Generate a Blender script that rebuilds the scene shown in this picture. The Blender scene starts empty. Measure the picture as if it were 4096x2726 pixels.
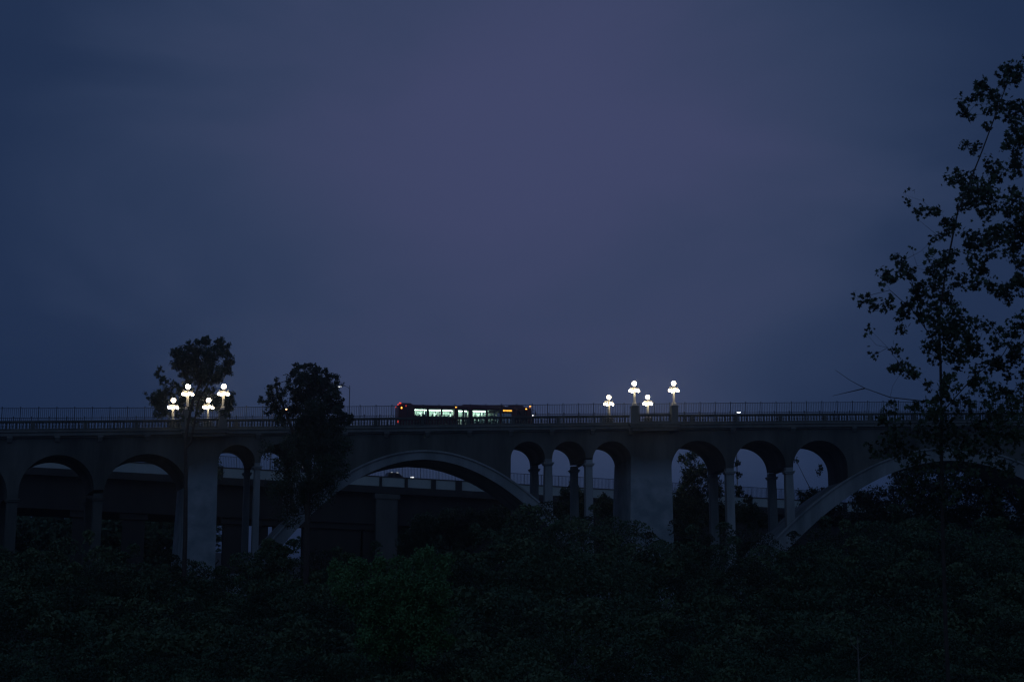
import bpy, math, random
import numpy as np
from mathutils import Vector, Matrix

# ------------------------------------------------------------------ camera, sky, light
F = 5689.0                       # focal length in pixels of the 4096 px wide photograph (50 mm)
UC, VC, VH = 2048.0, 1363.0, 2350.0
PITCH = math.atan((VH - VC) / F)
sc = bpy.context.scene
COL = sc.collection
cam_d = bpy.data.cameras.new('camera'); cam = bpy.data.objects.new('camera', cam_d); COL.objects.link(cam)
cam.location = (0, 0, 0); cam.rotation_euler = (math.pi / 2 + PITCH, 0, 0)
cam_d.sensor_width = 36.0; cam_d.lens = F / 4096 * 36.0
cam_d.clip_start = 0.5; cam_d.clip_end = 6000
cam_d.dof.use_dof = True; cam_d.dof.focus_distance = 134; cam_d.dof.aperture_fstop = 1.8
sc.camera = cam
sc.view_settings.view_transform = 'Standard'; sc.view_settings.look = 'None'
sc.view_settings.exposure = 0.0; sc.view_settings.gamma = 1.0
sc.render.engine = 'CYCLES'
sc.cycles.use_denoising = True; sc.cycles.denoiser = 'OPENIMAGEDENOISE'
sc.cycles.use_adaptive_sampling = False
sc.cycles.pixel_filter_type = 'BLACKMAN_HARRIS'; sc.cycles.filter_width = 1.3
sc.cycles.max_bounces = 5; sc.cycles.diffuse_bounces = 2; sc.cycles.glossy_bounces = 2
sc.cycles.transparent_max_bounces = 6; sc.cycles.volume_bounces = 0
sc.cycles.caustics_reflective = False; sc.cycles.caustics_refractive = False
sc.cycles.sample_clamp_indirect = 0.3

w = bpy.data.worlds.new('World'); sc.world = w; w.use_nodes = True
nt = w.node_tree; N = nt.nodes; L = nt.links
N.clear()
def nn(tp, **k):
    n = N.new(tp)
    for a, b in k.items(): setattr(n, a, b)
    return n
def mth(op, a, b=None, c=None):
    n = nn('ShaderNodeMath', operation=op)
    for i, x in enumerate((a, b, c)):
        if x is None: continue
        if isinstance(x, (int, float)): n.inputs[i].default_value = x
        else: L.new(x, n.inputs[i])
    return n.outputs[0]
SUN_EL, SUN_ROT = math.radians(-4.0), math.radians(180)
sky = nn('ShaderNodeTexSky'); sky.sky_type = 'NISHITA'; sky.sun_disc = False
sky.sun_elevation = SUN_EL; sky.sun_rotation = SUN_ROT; sky.air_density = 1.0; sky.dust_density = 2.0; sky.ozone_density = 4.0
tc = nn('ShaderNodeTexCoord')
sep = nn('ShaderNodeSeparateXYZ'); L.new(tc.outputs['Generated'], sep.inputs[0])
# evening overcast: soft bank of cloud, its brightness drifting over the sky dome
mp = nn('ShaderNodeMapping'); L.new(tc.outputs['Generated'], mp.inputs[0])
mp.inputs['Rotation'].default_value = (0.0, math.radians(24), 0.0); mp.inputs['Scale'].default_value = (1.5, 1.0, 3.2)
mp.inputs['Location'].default_value = (0.35, 0.2, 0.1)
nz = nn('ShaderNodeTexNoise'); L.new(mp.outputs[0], nz.inputs['Vector'])
nz.inputs['Scale'].default_value = 2.6; nz.inputs['Detail'].default_value = 5; nz.inputs['Roughness'].default_value = 0.5
nz.inputs['Distortion'].default_value = 0.6
# lens vignetting put into the sky colour: bright centre over the bridge, dimmer outward
dot = nn('ShaderNodeVectorMath', operation='DOT_PRODUCT'); L.new(tc.outputs['Generated'], dot.inputs[0])
cdir = Vector((math.sin(math.radians(0.5)), math.cos(math.radians(0.5)), math.tan(math.radians(17.5)))).normalized()
dot.inputs[1].default_value = cdir
ang = mth('ARCCOSINE', mth('MINIMUM', dot.outputs['Value'], 0.99999))
wob = mth('MULTIPLY', mth('SUBTRACT', nz.outputs['Fac'], 0.5), math.radians(14))
fac = mth('DIVIDE', mth('ADD', ang, wob), math.radians(51))
ramp = nn('ShaderNodeValToRGB'); L.new(fac, ramp.inputs[0]); ramp.color_ramp.interpolation = 'B_SPLINE'
e = ramp.color_ramp.elements
def hc(r_, g_, b_): return (r_ / 2, g_ / 2, b_ / 2, 1)
e[0].position = 0.0; e[0].color = hc(0.53, 0.64, 1.43); e[1].position = 1.0; e[1].color = hc(0.36, 0.52, 1.20)
for p_, c_ in ((0.10, (0.51, 0.62, 1.38)), (0.20, (0.38, 0.555, 1.18)), (0.28, (0.27, 0.46, 1.03)), (0.37, (0.15, 0.30, 0.76)), (0.62, (0.10, 0.24, 0.68)), (0.80, (0.26, 0.42, 1.05))):
    q_ = e.new(p_); q_.color = hc(*c_)
mul = nn('ShaderNodeVectorMath', operation='SCALE'); L.new(ramp.outputs[0], mul.inputs[0]); mul.inputs['Scale'].default_value = 2.0
# below the skyline nothing shines
gr = nn('ShaderNodeMapRange', interpolation_type='SMOOTHSTEP'); L.new(sep.outputs['Z'], gr.inputs[0])
gr.inputs[1].default_value = -0.06; gr.inputs[2].default_value = 0.02; gr.inputs[3].default_value = 0.05; gr.inputs[4].default_value = 1.0
mul2 = nn('ShaderNodeVectorMath', operation='SCALE'); L.new(mul.outputs[0], mul2.inputs[0]); L.new(gr.outputs[0], mul2.inputs['Scale'])
skm = nn('ShaderNodeVectorMath', operation='SCALE'); L.new(sky.outputs[0], skm.inputs[0]); skm.inputs['Scale'].default_value = 0.12
add = nn('ShaderNodeVectorMath', operation='ADD'); L.new(mul2.outputs[0], add.inputs[0]); L.new(skm.outputs[0], add.inputs[1])
bg = nn('ShaderNodeBackground'); L.new(add.outputs[0], bg.inputs[0]); bg.inputs[1].default_value = 0.1
ow = nn('ShaderNodeOutputWorld'); L.new(bg.outputs[0], ow.inputs[0])

# last glow of twilight from behind the camera
sd = bpy.data.lights.new('sun', 'SUN'); so = bpy.data.objects.new('sun', sd); COL.objects.link(so)
sd.energy = 0.07; sd.angle = math.radians(50); sd.color = (0.38, 0.72, 1.0)
so.rotation_euler = (math.radians(58), 0, math.radians(-12))

# ------------------------------------------------------------------ helpers
rng = np.random.default_rng(7); random.seed(7)
def ray(u, v):
    a = F * math.cos(PITCH) + (v - VC) * math.sin(PITCH)
    b = F * math.sin(PITCH) - (v - VC) * math.cos(PITCH)
    return (u - UC) / a, b / a            # x and z per metre of depth
def at(u, v, Y):
    a, b = ray(u, v)
    return Vector((a * Y, Y, b * Y))
def project(P):
    P = np.asarray(P)
    d = P[:, 1] * math.cos(PITCH) + P[:, 2] * math.sin(PITCH)
    up = -P[:, 1] * math.sin(PITCH) + P[:, 2] * math.cos(PITCH)
    return UC + F * P[:, 0] / d, VC - F * up / d
# bridge frame: s along the curved near face, d into the bridge, h above the top of the hand rail
R, PHI0, Y0 = 192.0, math.radians(10.1), 135.0
CX, CY = R * math.sin(PHI0), Y0 - R * math.cos(PHI0)
WID = 8.6
def px2s(u, v, d=0.0):
    a, b = ray(u, v)
    A = a * a + 1; B = -2 * (a * CX + CY); Cc = CX * CX + CY * CY - (R + d) ** 2
    t = (-B + math.sqrt(B * B - 4 * A * Cc)) / (2 * A)
    x, y, z = a * t, t, b * t
    phi = math.atan2(-(x - CX), y - CY)
    return (PHI0 - phi) * R, z
_rp = [px2s(u, v) for u, v in ((0, 1682), (500, 1681), (1000, 1678), (1400, 1671), (1700, 1667), (2048, 1663), (2500, 1660), (3000, 1657), (3500, 1652), (4096, 1648.5))]
_q = np.polyfit([a for a, b in _rp], [b for a, b in _rp], 3)      # the deck rises gently to the right on a vertical curve
_sa, _sb = _rp[0][0] - 3, _rp[-1][0] + 3
def zr(s):
    if s < _sa: return zr(_sa) + (s - _sa) * float(np.polyval(np.polyder(_q), _sa))
    if s > _sb: return zr(_sb) + (s - _sb) * float(np.polyval(np.polyder(_q), _sb))
    return float(np.polyval(_q, s))
def sh(u, v, d=0.0):
    s, z = px2s(u, v, d); return s, z - zr(s)
def S(u, v=1800): return px2s(u, v)[0]
def phi_of(s): return PHI0 - s / R
def W(s, d, h):
    p = phi_of(s)
    return Vector((CX - (R + d) * math.sin(p), CY + (R + d) * math.cos(p), zr(s) + h))

def tag(o, label=None, cat=None, group=None, kind=None):
    if label: o['label'] = label
    if cat: o['category'] = cat
    if group: o['group'] = group
    if kind: o['kind'] = kind
    return o
def empty(name, loc, label, cat, group=None, rz=0.0):
    o = bpy.data.objects.new(name, None); COL.objects.link(o)
    o.location = loc; o.rotation_euler = (0, 0, rz); o.empty_display_size = 0.2
    return tag(o, label, cat, group)
class MB:
    def __init__(s): s.v = []; s.f = []
    def add(s, vs, fs):
        n = len(s.v); s.v += [tuple(x) for x in vs]; s.f += [tuple(i + n for i in f) for f in fs]
    def box(s, x0, x1, y0, y1, z0, z1):
        s.add([(x0,y0,z0),(x1,y0,z0),(x1,y1,z0),(x0,y1,z0),(x0,y0,z1),(x1,y0,z1),(x1,y1,z1),(x0,y1,z1)],
              [(0,3,2,1),(4,5,6,7),(0,1,5,4),(1,2,6,5),(2,3,7,6),(3,0,4,7)])
    def hexa(s, q0, q1):
        s.add(list(q0) + list(q1), [(0,3,2,1),(4,5,6,7),(0,1,5,4),(1,2,6,5),(2,3,7,6),(3,0,4,7)])
    def tube(s, pts, rad, n=8):
        pts = [Vector(p) for p in pts]
        if not hasattr(rad, '__len__'): rad = [rad] * len(pts)
        rings = []
        for i, p in enumerate(pts):
            t = (pts[min(i + 1, len(pts) - 1)] - pts[max(i - 1, 0)]).normalized()
            a = t.orthogonal().normalized() if abs(t.z) < 0.98 else Vector((1, 0, 0))
            if abs(t.z) < 0.98: a = t.cross(Vector((0, 0, 1))).normalized()
            b = t.cross(a).normalized()
            rings.append([p + (a * math.cos(k * 2 * math.pi / n) + b * math.sin(k * 2 * math.pi / n)) * rad[i] for k in range(n)])
        vs = [q for r_ in rings for q in r_]; fs = []
        for i in range(len(pts) - 1):
            for k in range(n):
                k2 = (k + 1) % n
                fs.append((i * n + k, i * n + k2, (i + 1) * n + k2, (i + 1) * n + k))
        fs.append(tuple(range(n))[::-1]); fs.append(tuple((len(pts) - 1) * n + k for k in range(n)))
        s.add(vs, fs)
    def lathe(s, prof, n=12, c=(0, 0, 0)):
        vs = []; fs = []
        for (r, z) in prof:
            for k in range(n):
                a = 2 * math.pi * k / n
                vs.append((c[0] + r * math.cos(a), c[1] + r * math.sin(a), c[2] + z))
        for i in range(len(prof) - 1):
            for k in range(n):
                k2 = (k + 1) % n
                fs.append((i * n + k, i * n + k2, (i + 1) * n + k2, (i + 1) * n + k))
        fs.append(tuple(range(n))[::-1]); fs.append(tuple((len(prof) - 1) * n + k for k in range(n)))
        s.add(vs, fs)
    def build(s, name, mat, parent=None, base=None, smooth=False):
        me = bpy.data.meshes.new(name)
        vs = s.v
        if base is not None:
            b = base; vs = [(x - b[0], y - b[1], z - b[2]) for x, y, z in vs]
        me.from_pydata(vs, [], s.f); me.update()
        if mat: me.materials.append(mat)
        if smooth:
            me.polygons.foreach_set('use_smooth', [True] * len(me.polygons))
        o = bpy.data.objects.new(name, me); COL.objects.link(o)
        if parent: o.parent = parent
        elif base is not None: o.location = base
        return o

# ------------------------------------------------------------------ materials
def mat_new(name):
    m = bpy.data.materials.new(name); m.use_nodes = True
    return m, m.node_tree, m.node_tree.nodes['Principled BSDF']
def noisy(name, c1, c2, scale=1.0, rough=0.85, detail=6, metal=0.0, streak=False, bump=0.0, spec=0.3):
    m, t, b = mat_new(name)
    tcn = t.nodes.new('ShaderNodeTexCoord'); mpn = t.nodes.new('ShaderNodeMapping')
    t.links.new(tcn.outputs['Object'], mpn.inputs[0])
    mpn.inputs['Scale'].default_value = (1, 1, 0.18) if streak else (1, 1, 1)
    n = t.nodes.new('ShaderNodeTexNoise'); n.inputs['Scale'].default_value = scale; n.inputs['Detail'].default_value = detail
    n.inputs['Roughness'].default_value = 0.65
    t.links.new(mpn.outputs[0], n.inputs['Vector'])
    r = t.nodes.new('ShaderNodeValToRGB'); t.links.new(n.outputs['Fac'], r.inputs[0])
    r.color_ramp.elements[0].position = 0.33; r.color_ramp.elements[0].color = (*c1, 1)
    r.color_ramp.elements[1].position = 0.67; r.color_ramp.elements[1].color = (*c2, 1)
    t.links.new(r.outputs[0], b.inputs['Base Color'])
    b.inputs['Roughness'].default_value = rough; b.inputs['Metallic'].default_value = metal
    b.inputs['Specular IOR Level'].default_value = spec
    if bump:
        bp = t.nodes.new('ShaderNodeBump'); bp.inputs['Strength'].default_value = bump
        n2 = t.nodes.new('ShaderNodeTexNoise'); n2.inputs['Scale'].default_value = scale * 8
        t.links.new(tcn.outputs['Object'], n2.inputs['Vector'])
        t.links.new(n2.outputs['Fac'], bp.inputs['Height']); t.links.new(bp.outputs[0], b.inputs['Normal'])
    return m
def emis(name, col, st, base=(0.8, 0.8, 0.8)):
    m, t, b = mat_new(name)
    b.inputs['Base Color'].default_value = (*base, 1)
    b.inputs['Emission Color'].default_value = (*col, 1); b.inputs['Emission Strength'].default_value = st
    return m
def foliage(name, c1, c2):
    m, t, b = mat_new(name)
    g = t.nodes.new('ShaderNodeTexCoord'); n = t.nodes.new('ShaderNodeTexNoise'); n.inputs['Scale'].default_value = 0.9
    n.inputs['Detail'].default_value = 4
    t.links.new(g.outputs['Object'], n.inputs['Vector'])
    r = t.nodes.new('ShaderNodeValToRGB'); t.links.new(n.outputs['Fac'], r.inputs[0])
    r.color_ramp.elements[0].position = 0.35; r.color_ramp.elements[0].color = (*c1, 1)
    r.color_ramp.elements[1].position = 0.65; r.color_ramp.elements[1].color = (*c2, 1)
    t.links.new(r.outputs[0], b.inputs['Base Color']); b.inputs['Roughness'].default_value = 0.7
    b.inputs['Specular IOR Level'].default_value = 0.25
    return m
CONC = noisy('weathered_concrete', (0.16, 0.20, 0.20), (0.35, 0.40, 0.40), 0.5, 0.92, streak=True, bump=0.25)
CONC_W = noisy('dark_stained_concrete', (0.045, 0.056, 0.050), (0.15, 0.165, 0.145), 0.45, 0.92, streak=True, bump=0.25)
CONC_M = noisy('grey_stained_concrete', (0.11, 0.13, 0.12), (0.20, 0.22, 0.20), 0.6, 0.92, streak=True, bump=0.25)
CONC_P = noisy('dim_pier_concrete', (0.07, 0.085, 0.08), (0.13, 0.145, 0.135), 0.6, 0.92, streak=True)
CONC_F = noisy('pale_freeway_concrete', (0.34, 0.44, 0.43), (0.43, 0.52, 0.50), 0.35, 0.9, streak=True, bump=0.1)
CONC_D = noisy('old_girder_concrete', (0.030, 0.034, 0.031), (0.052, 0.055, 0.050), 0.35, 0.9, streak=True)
ASPH = noisy('asphalt', (0.04, 0.04, 0.045), (0.06, 0.06, 0.062), 2.0, 0.9, bump=0.2)
STEEL = noisy('dark_painted_steel', (0.03, 0.04, 0.05), (0.06, 0.07, 0.08), 3.0, 0.5, metal=0.4)
GALV = noisy('galvanised_steel', (0.30, 0.31, 0.32), (0.42, 0.43, 0.43), 3.0, 0.55, metal=0.5)
IRON = noisy('cream_cast_concrete', (0.66, 0.61, 0.50), (0.78, 0.73, 0.62), 5.0, 0.7, bump=0.3)
BARK = noisy('bark', (0.05, 0.042, 0.035), (0.09, 0.078, 0.065), 5.0, 0.95, bump=0.5)
SOIL = noisy('dry_grass_soil', (0.03, 0.034, 0.018), (0.06, 0.055, 0.035), 0.15, 0.98, bump=0.3)
LEAF_A = foliage('dark_oak_leaf', (0.040, 0.075, 0.045), (0.075, 0.120, 0.065))
LEAF_B = foliage('bay_leaf', (0.032, 0.062, 0.036), (0.058, 0.098, 0.052))
LEAF_C = foliage('sycamore_leaf', (0.040, 0.070, 0.035), (0.07, 0.11, 0.055))
LEAF_G = foliage('willow_leaf', (0.070, 0.18, 0.065), (0.11, 0.25, 0.085))
LEAF_W = foliage('canyon_leaf', (0.040, 0.085, 0.045), (0.085, 0.150, 0.075))
GLOBE = emis('lamp_globe_glass', (1.0, 0.85, 0.60), 20.0)
BUSRED = noisy('dark_red_bus_paint', (0.070, 0.012, 0.014), (0.085, 0.016, 0.018), 1.0, 0.35, spec=0.5)
BLACK = noisy('black_plastic', (0.012, 0.012, 0.014), (0.02, 0.02, 0.022), 4.0, 0.5)
RUBBER = noisy('tyre_rubber', (0.015, 0.015, 0.015), (0.025, 0.025, 0.025), 6.0, 0.9)
INTW = noisy('pale_interior_panel', (0.55, 0.60, 0.57), (0.66, 0.70, 0.67), 1.5, 0.6)
SEATM = noisy('blue_grey_seat', (0.06, 0.10, 0.13), (0.10, 0.15, 0.18), 3.0, 0.8)
STRIP = emis('bus_ceiling_light', (0.84, 1.0, 0.88), 17.0)
REDL = emis('red_lamp', (1.0, 0.07, 0.05), 1.1, (0.3, 0.02, 0.02))
AMB = emis('amber_lamp', (1.0, 0.36, 0.04), 5.0, (0.4, 0.2, 0.02))
SIGN = emis('amber_sign', (1.0, 0.45, 0.05), 2.0, (0.3, 0.15, 0.02))
WHL = emis('white_headlamp', (1.0, 0.97, 0.9), 4.0)
LED = emis('white_street_light', (0.93, 0.97, 1.0), 14.0)
LED_D = emis('faint_street_light', (0.93, 0.97, 1.0), 1.2)
SOD = emis('sodium_street_light', (1.0, 0.55, 0.22), 14.0)
mg, tg, bgl = mat_new('tinted_glass')
for n_ in list(tg.nodes): tg.nodes.remove(n_)
o_ = tg.nodes.new('ShaderNodeOutputMaterial'); mx = tg.nodes.new('ShaderNodeMixShader'); tr = tg.nodes.new('ShaderNodeBsdfTransparent')
gl = tg.nodes.new('ShaderNodeBsdfGlossy'); gl.inputs['Roughness'].default_value = 0.08; tr.inputs[0].default_value = (0.80, 0.90, 0.86, 1)
fr = tg.nodes.new('ShaderNodeFresnel'); fr.inputs[0].default_value = 1.45
tg.links.new(fr.outputs[0], mx.inputs[0]); tg.links.new(tr.outputs[0], mx.inputs[1]); tg.links.new(gl.outputs[0], mx.inputs[2]); tg.links.new(mx.outputs[0], o_.inputs[0])
GLASS = mg
CARP = noisy('grey_car_paint', (0.10, 0.11, 0.12), (0.13, 0.14, 0.15), 1.0, 0.35, metal=0.3, spec=0.5)

# ------------------------------------------------------------------ terrain
def ground_z(x, y):
    k = np.clip((y - 6) / 62.0, 0, 1); k = k * k * (3 - 2 * k)
    z = -1.7 - 19.5 * k
    k2 = np.clip((y - 190) / 260.0, 0, 1); z = z + 29 * k2 * k2 * (3 - 2 * k2)
    kb = np.clip((-y - 5) / 60.0, 0, 1); z = z + 6 * kb
    ks = np.clip((np.abs(x) - 55) / 120.0, 0, 1); z = z + np.where(y > 60, 9 * ks, 0)
    return z + 0.5 * np.sin(x * 0.11 + 1.3) * np.cos(y * 0.09) * k + 0.12 * np.sin(x * 0.7) * np.sin(y * 0.6)
xs = np.unique(np.concatenate([np.linspace(-3000, -320, 12), np.linspace(-300, 300, 121), np.linspace(320, 3000, 12)]))
ys = np.unique(np.concatenate([np.linspace(-600, -60, 8), np.linspace(-50, 480, 150), np.linspace(520, 4500, 14)]))
XX, YY = np.meshgrid(xs, ys); ZZ = ground_z(XX, YY)
gb = MB(); gb.v = list(zip(XX.ravel().tolist(), YY.ravel().tolist(), ZZ.ravel().tolist())); nx = len(xs)
gb.f = [(j * nx + i, j * nx + i + 1, (j + 1) * nx + i + 1, (j + 1) * nx + i) for j in range(len(ys) - 1) for i in range(nx - 1)]
tag(gb.build('ground', SOIL, smooth=True), kind='structure')

# ------------------------------------------------------------------ the arch bridge
SL, SR = S(0) - 30, S(4096) + 30          # the bridge runs on past both edges of the view
bb = W(0, 0, -30); 
bridge = empty('arch_bridge', (bb.x, bb.y, -21), 'old grey concrete arch bridge with balustrade, carrying the bus and the globe lamps', 'bridge')
def bbld(mb, name, mat=CONC, parent=None, smooth=False):
    return mb.build(name, mat, parent or bridge, base=bridge.location, smooth=smooth)
def curve_box(mb, s0, s1, d0, d1, h0, h1, step=1.5):
    n = max(1, int(math.ceil((s1 - s0) / step)))
    vs = []
    for i in range(n + 1):
        s = s0 + (s1 - s0) * i / n
        vs += [W(s, d0, h0), W(s, d1, h0), W(s, d1, h1), W(s, d0, h1)]
    fs = [(0, 1, 2, 3), tuple(4 * n + k for k in (3, 2, 1, 0))]
    for i in range(n):
        for k in range(4):
            a, b = 4 * i + k, 4 * i + (k + 1) % 4
            fs.append((a, a + 4, b + 4, b))
    mb.add(vs, fs)
def profile(mb, pts, htop, d0, d1):
    """wall whose underside follows pts (s,h), top at htop"""
    pts = list(pts); n = len(pts); vs = []
    for s, h in pts:
        ht = htop(s) if callable(htop) else htop
        vs += [W(s, d0, h), W(s, d1, h), W(s, d0, ht), W(s, d1, ht)]
    fs = []
    for i in range(n - 1):
        a, b = 4 * i, 4 * i + 4
        if abs(pts[i + 1][0] - pts[i][0]) > 1e-5:
            fs += [(a, b, b + 2, a + 2), (a + 1, a + 3, b + 3, b + 1), (a + 2, b + 2, b + 3, a + 3)]
        fs.append((a, a + 1, b + 1, b))
    fs += [(0, 2, 3, 1), (4 * n - 4, 4 * n - 3, 4 * n - 1, 4 * n - 2)]
    mb.add(vs, fs)
H_COR = -1.34                              # underside of the cornice
# deck, cornice, carriageway
m = MB(); curve_box(m, SL, SR, 0.02, WID - 0.02, -1.66, -1.36); bbld(m, 'deck')
m = MB(); curve_box(m, SL, SR, 1.35, WID - 1.35, -1.356, -1.225); bbld(m, 'carriageway', ASPH)
for nm, a, b in (('sidewalk', 0.12, 1.35), ('sidewalk', WID - 1.35, WID - 0.12)):
    m = MB(); curve_box(m, SL, SR, a, b, -1.355, -1.08); bbld(m, nm, CONC)
m = MB()
curve_box(m, SL, SR, -0.42, 0.12, -1.02, -0.86); curve_box(m, SL, SR, -0.30, 0.12, -1.12, -1.02)
curve_box(m, SL, SR, -0.36, 0.12, H_COR, -1.12)
curve_box(m, SL, SR, -0.14, 0.02, H_COR - 0.16, H_COR); bbld(m, 'cornice', CONC_M)
m = MB(); curve_box(m, SL, SR, WID - 0.12, WID + 0.36, H_COR, -0.86); bbld(m, 'cornice', CONC_M)

# openings of the arcade in the near face: left/right pixel columns and crown row
OPEN = [(-330, 40, 1819), (83, 383, 1818), (421, 759, 1814), (873, 1022, 1777), (1044, 1183, 1775), (1206, 1338, 1773),
        (2043, 2181, 1764), (2209, 2343, 1763), (2370, 2525, 1763), (2684, 2903, 1761), (2934, 3141, 1760), (3170, 3388, 1760)]
op = []
for a, b, v in OPEN:
    s0, s1 = S(a), S(b); hc = sh((a + b) / 2, v)[1]; op.append((s0, s1, hc, (s1 - s0) / 2))
def parab(u0, v0, k, w0, w1, us):
    ext = []; 
    for u in us:
        ext.append(sh(u, v0 + k * (u - u0) ** 2))
    return ext
# main arch ribs (barrels): extrados polyline in the near face
A1 = parab(1694, 1806, 0.00097, 0, 0, np.linspace(1694 - 720, 1694 + 720, 65))
A2 = parab(3800, 1794, 0.00075, 0, 0, np.linspace(3800 - 800, 3800 + 800, 65))
def offset(poly, th):
    out = []
    n = len(poly)
    for i, (s, h) in enumerate(poly):
        a = poly[max(0, i - 1)]; b = poly[min(n - 1, i + 1)]
        t = Vector((b[0] - a[0], b[1] - a[1])).normalized(); tt = th(abs(i / (n - 1) - 0.5) * 2)
        out.append((s + t.y * tt, h - t.x * tt))
    return out
def band(mb, ext, inn, d0, d1):
    n = len(ext); vs = []
    for (a, b) in zip(ext, inn):
        vs += [W(a[0], d0, a[1]), W(a[0], d1, a[1]), W(b[0], d1, b[1]), W(b[0], d0, b[1])]
    fs = [(0, 1, 2, 3), tuple(4 * n - 4 + k for k in (3, 2, 1, 0))]
    for i in range(n - 1):
        for k in range(4):
            a, b = 4 * i + k, 4 * i + (k + 1) % 4
            fs.append((a, b, b + 4, a + 4))
    mb.add(vs, fs)
for A, th in ((A1, lambda k: 0.72 + 0.35 * k), (A2, lambda k: 1.15 + 0.35 * k)):
    inn = offset(A, th); m = MB(); band(m, A, inn, -0.12, WID + 0.12); bbld(m, 'arch_barrel')
    up = offset(A, lambda k: -0.16); m = MB(); band(m, up, offset(A, lambda k: 0.005), -0.26, 0.0); bbld(m, 'hood_moulding')
def h_on(A, s):
    return float(np.interp(s, [p[0] for p in A], [p[1] for p in A]))
# spandrel walls and arcade vaults, from left to right
def vault(seq, name='spandrel_wall'):
    """seq of ('o', opening) and ('w', s0, s1, depth function)"""
    pts = []
    for it in seq:
        if it[0] == 'o':
            s0, s1, hc, r = op[it[1]]; hs = hc - r
            for k in range(25):
                a = math.pi * (1 - k / 24); pts.append(((s0 + s1) / 2 + r * math.cos(a), hs + r * math.sin(a)))
        else:
            s0, s1, fn = it[1:]
            n = max(2, int((s1 - s0) / 0.8))
            for k in range(n + 1):
                s = s0 + (s1 - s0) * k / n; pts.append((s, fn(s)))
    m = MB(); profile(m, pts, H_COR - 0.0, 0.0, WID); return bbld(m, name, CONC_W)
sp = lambda i: op[i][2] - op[i][3]
flat = lambda h: (lambda s: h)
HB = -34.0
vault([('w', SL, op[0][0], flat(sp(0))), ('o', 0), ('w', op[0][1], op[1][0], flat(sp(0))), ('o', 1), ('w', op[1][1], op[2][0], flat(sp(1))), ('o', 2)])
vault([('o', 3), ('w', op[3][1], op[4][0], flat(sp(3))), ('o', 4), ('w', op[4][1], op[5][0], flat(sp(4))), ('o', 5),
       ('w', op[5][1], op[6][0], lambda s: h_on(A1, s) - 0.3),
       ('o', 6), ('w', op[6][1], op[7][0], flat(sp(6))), ('o', 7), ('w', op[7][1], op[8][0], flat(sp(7))), ('o', 8)])
vault([('o', 9), ('w', op[9][1], op[10][0], flat(sp(9))), ('o', 10), ('w', op[10][1], op[11][0], flat(sp(10))), ('o', 11),
       ('w', op[11][1], SR, lambda s: h_on(A2, s) - 0.3)])
# tall piers (they batter outward going down); the lower part was painted over, its upper edge ragged
def pier_mat(zb):
    m_ = noisy('part_painted_concrete', (0.045, 0.056, 0.050), (0.15, 0.165, 0.145), 0.45, 0.92, streak=True, bump=0.25)
    t = m_.node_tree; b = t.nodes['Principled BSDF']; dark = b.inputs['Base Color'].links[0].from_socket
    tcn = [n for n in t.nodes if n.type == 'TEX_COORD'][0]; sp_ = t.nodes.new('ShaderNodeSeparateXYZ'); t.links.new(tcn.outputs['Object'], sp_.inputs[0])
    n = t.nodes.new('ShaderNodeTexNoise'); n.inputs['Scale'].default_value = 0.8; n.inputs['Detail'].default_value = 5; t.links.new(tcn.outputs['Object'], n.inputs['Vector'])
    a1 = t.nodes.new('ShaderNodeMath'); a1.operation = 'MULTIPLY_ADD'; t.links.new(n.outputs['Fac'], a1.inputs[0]); a1.inputs[1].default_value = 2.4; t.links.new(sp_.outputs['Z'], a1.inputs[2])
    mr_ = t.nodes.new('ShaderNodeMapRange'); t.links.new(a1.outputs[0], mr_.inputs[0]); mr_.inputs[1].default_value = zb + 1.2 - .9; mr_.inputs[2].default_value = zb + 1.2 + .9
    r2 = t.nodes.new('ShaderNodeValToRGB'); t.links.new(n.outputs['Fac'], r2.inputs[0])
    r2.color_ramp.elements[0].position = .35; r2.color_ramp.elements[0].color = (.22, .29, .30, 1); r2.color_ramp.elements[1].position = .65; r2.color_ramp.elements[1].color = (.38, .44, .45, 1)
    mx_ = t.nodes.new('ShaderNodeMix'); mx_.data_type = 'RGBA'; t.links.new(mr_.outputs[0], mx_.inputs[0]); t.links.new(r2.outputs[0], mx_.inputs[6]); t.links.new(dark, mx_.inputs[7])
    t.links.new(mx_.outputs[2], b.inputs['Base Color']); return m_
for a, b, vb in ((op[2][1], op[3][0], 1884), (op[8][1], op[9][0], 1866)):
    m = MB()
    def quad(h, e): return [W(a - e, -e, h), W(b + e * 0.15, -e, h), W(b + e * 0.15, WID + e, h), W(a - e, WID + e, h)]
    m.hexa(quad(HB, 1.0), quad(H_COR - 2.9, 0.03))
    m.hexa([W(a, 0.0, H_COR - 2.9), W(b, 0.0, H_COR - 2.9), W(b, WID, H_COR - 2.9), W(a, WID, H_COR - 2.9)],
           [W(a, 0.0, H_COR), W(b, 0.0, H_COR), W(b, WID, H_COR), W(a, WID, H_COR)])
    bbld(m, 'pier', pier_mat(zr(a) + sh((760 if vb > 1880 else 2600), vb)[1] + 21))
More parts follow.
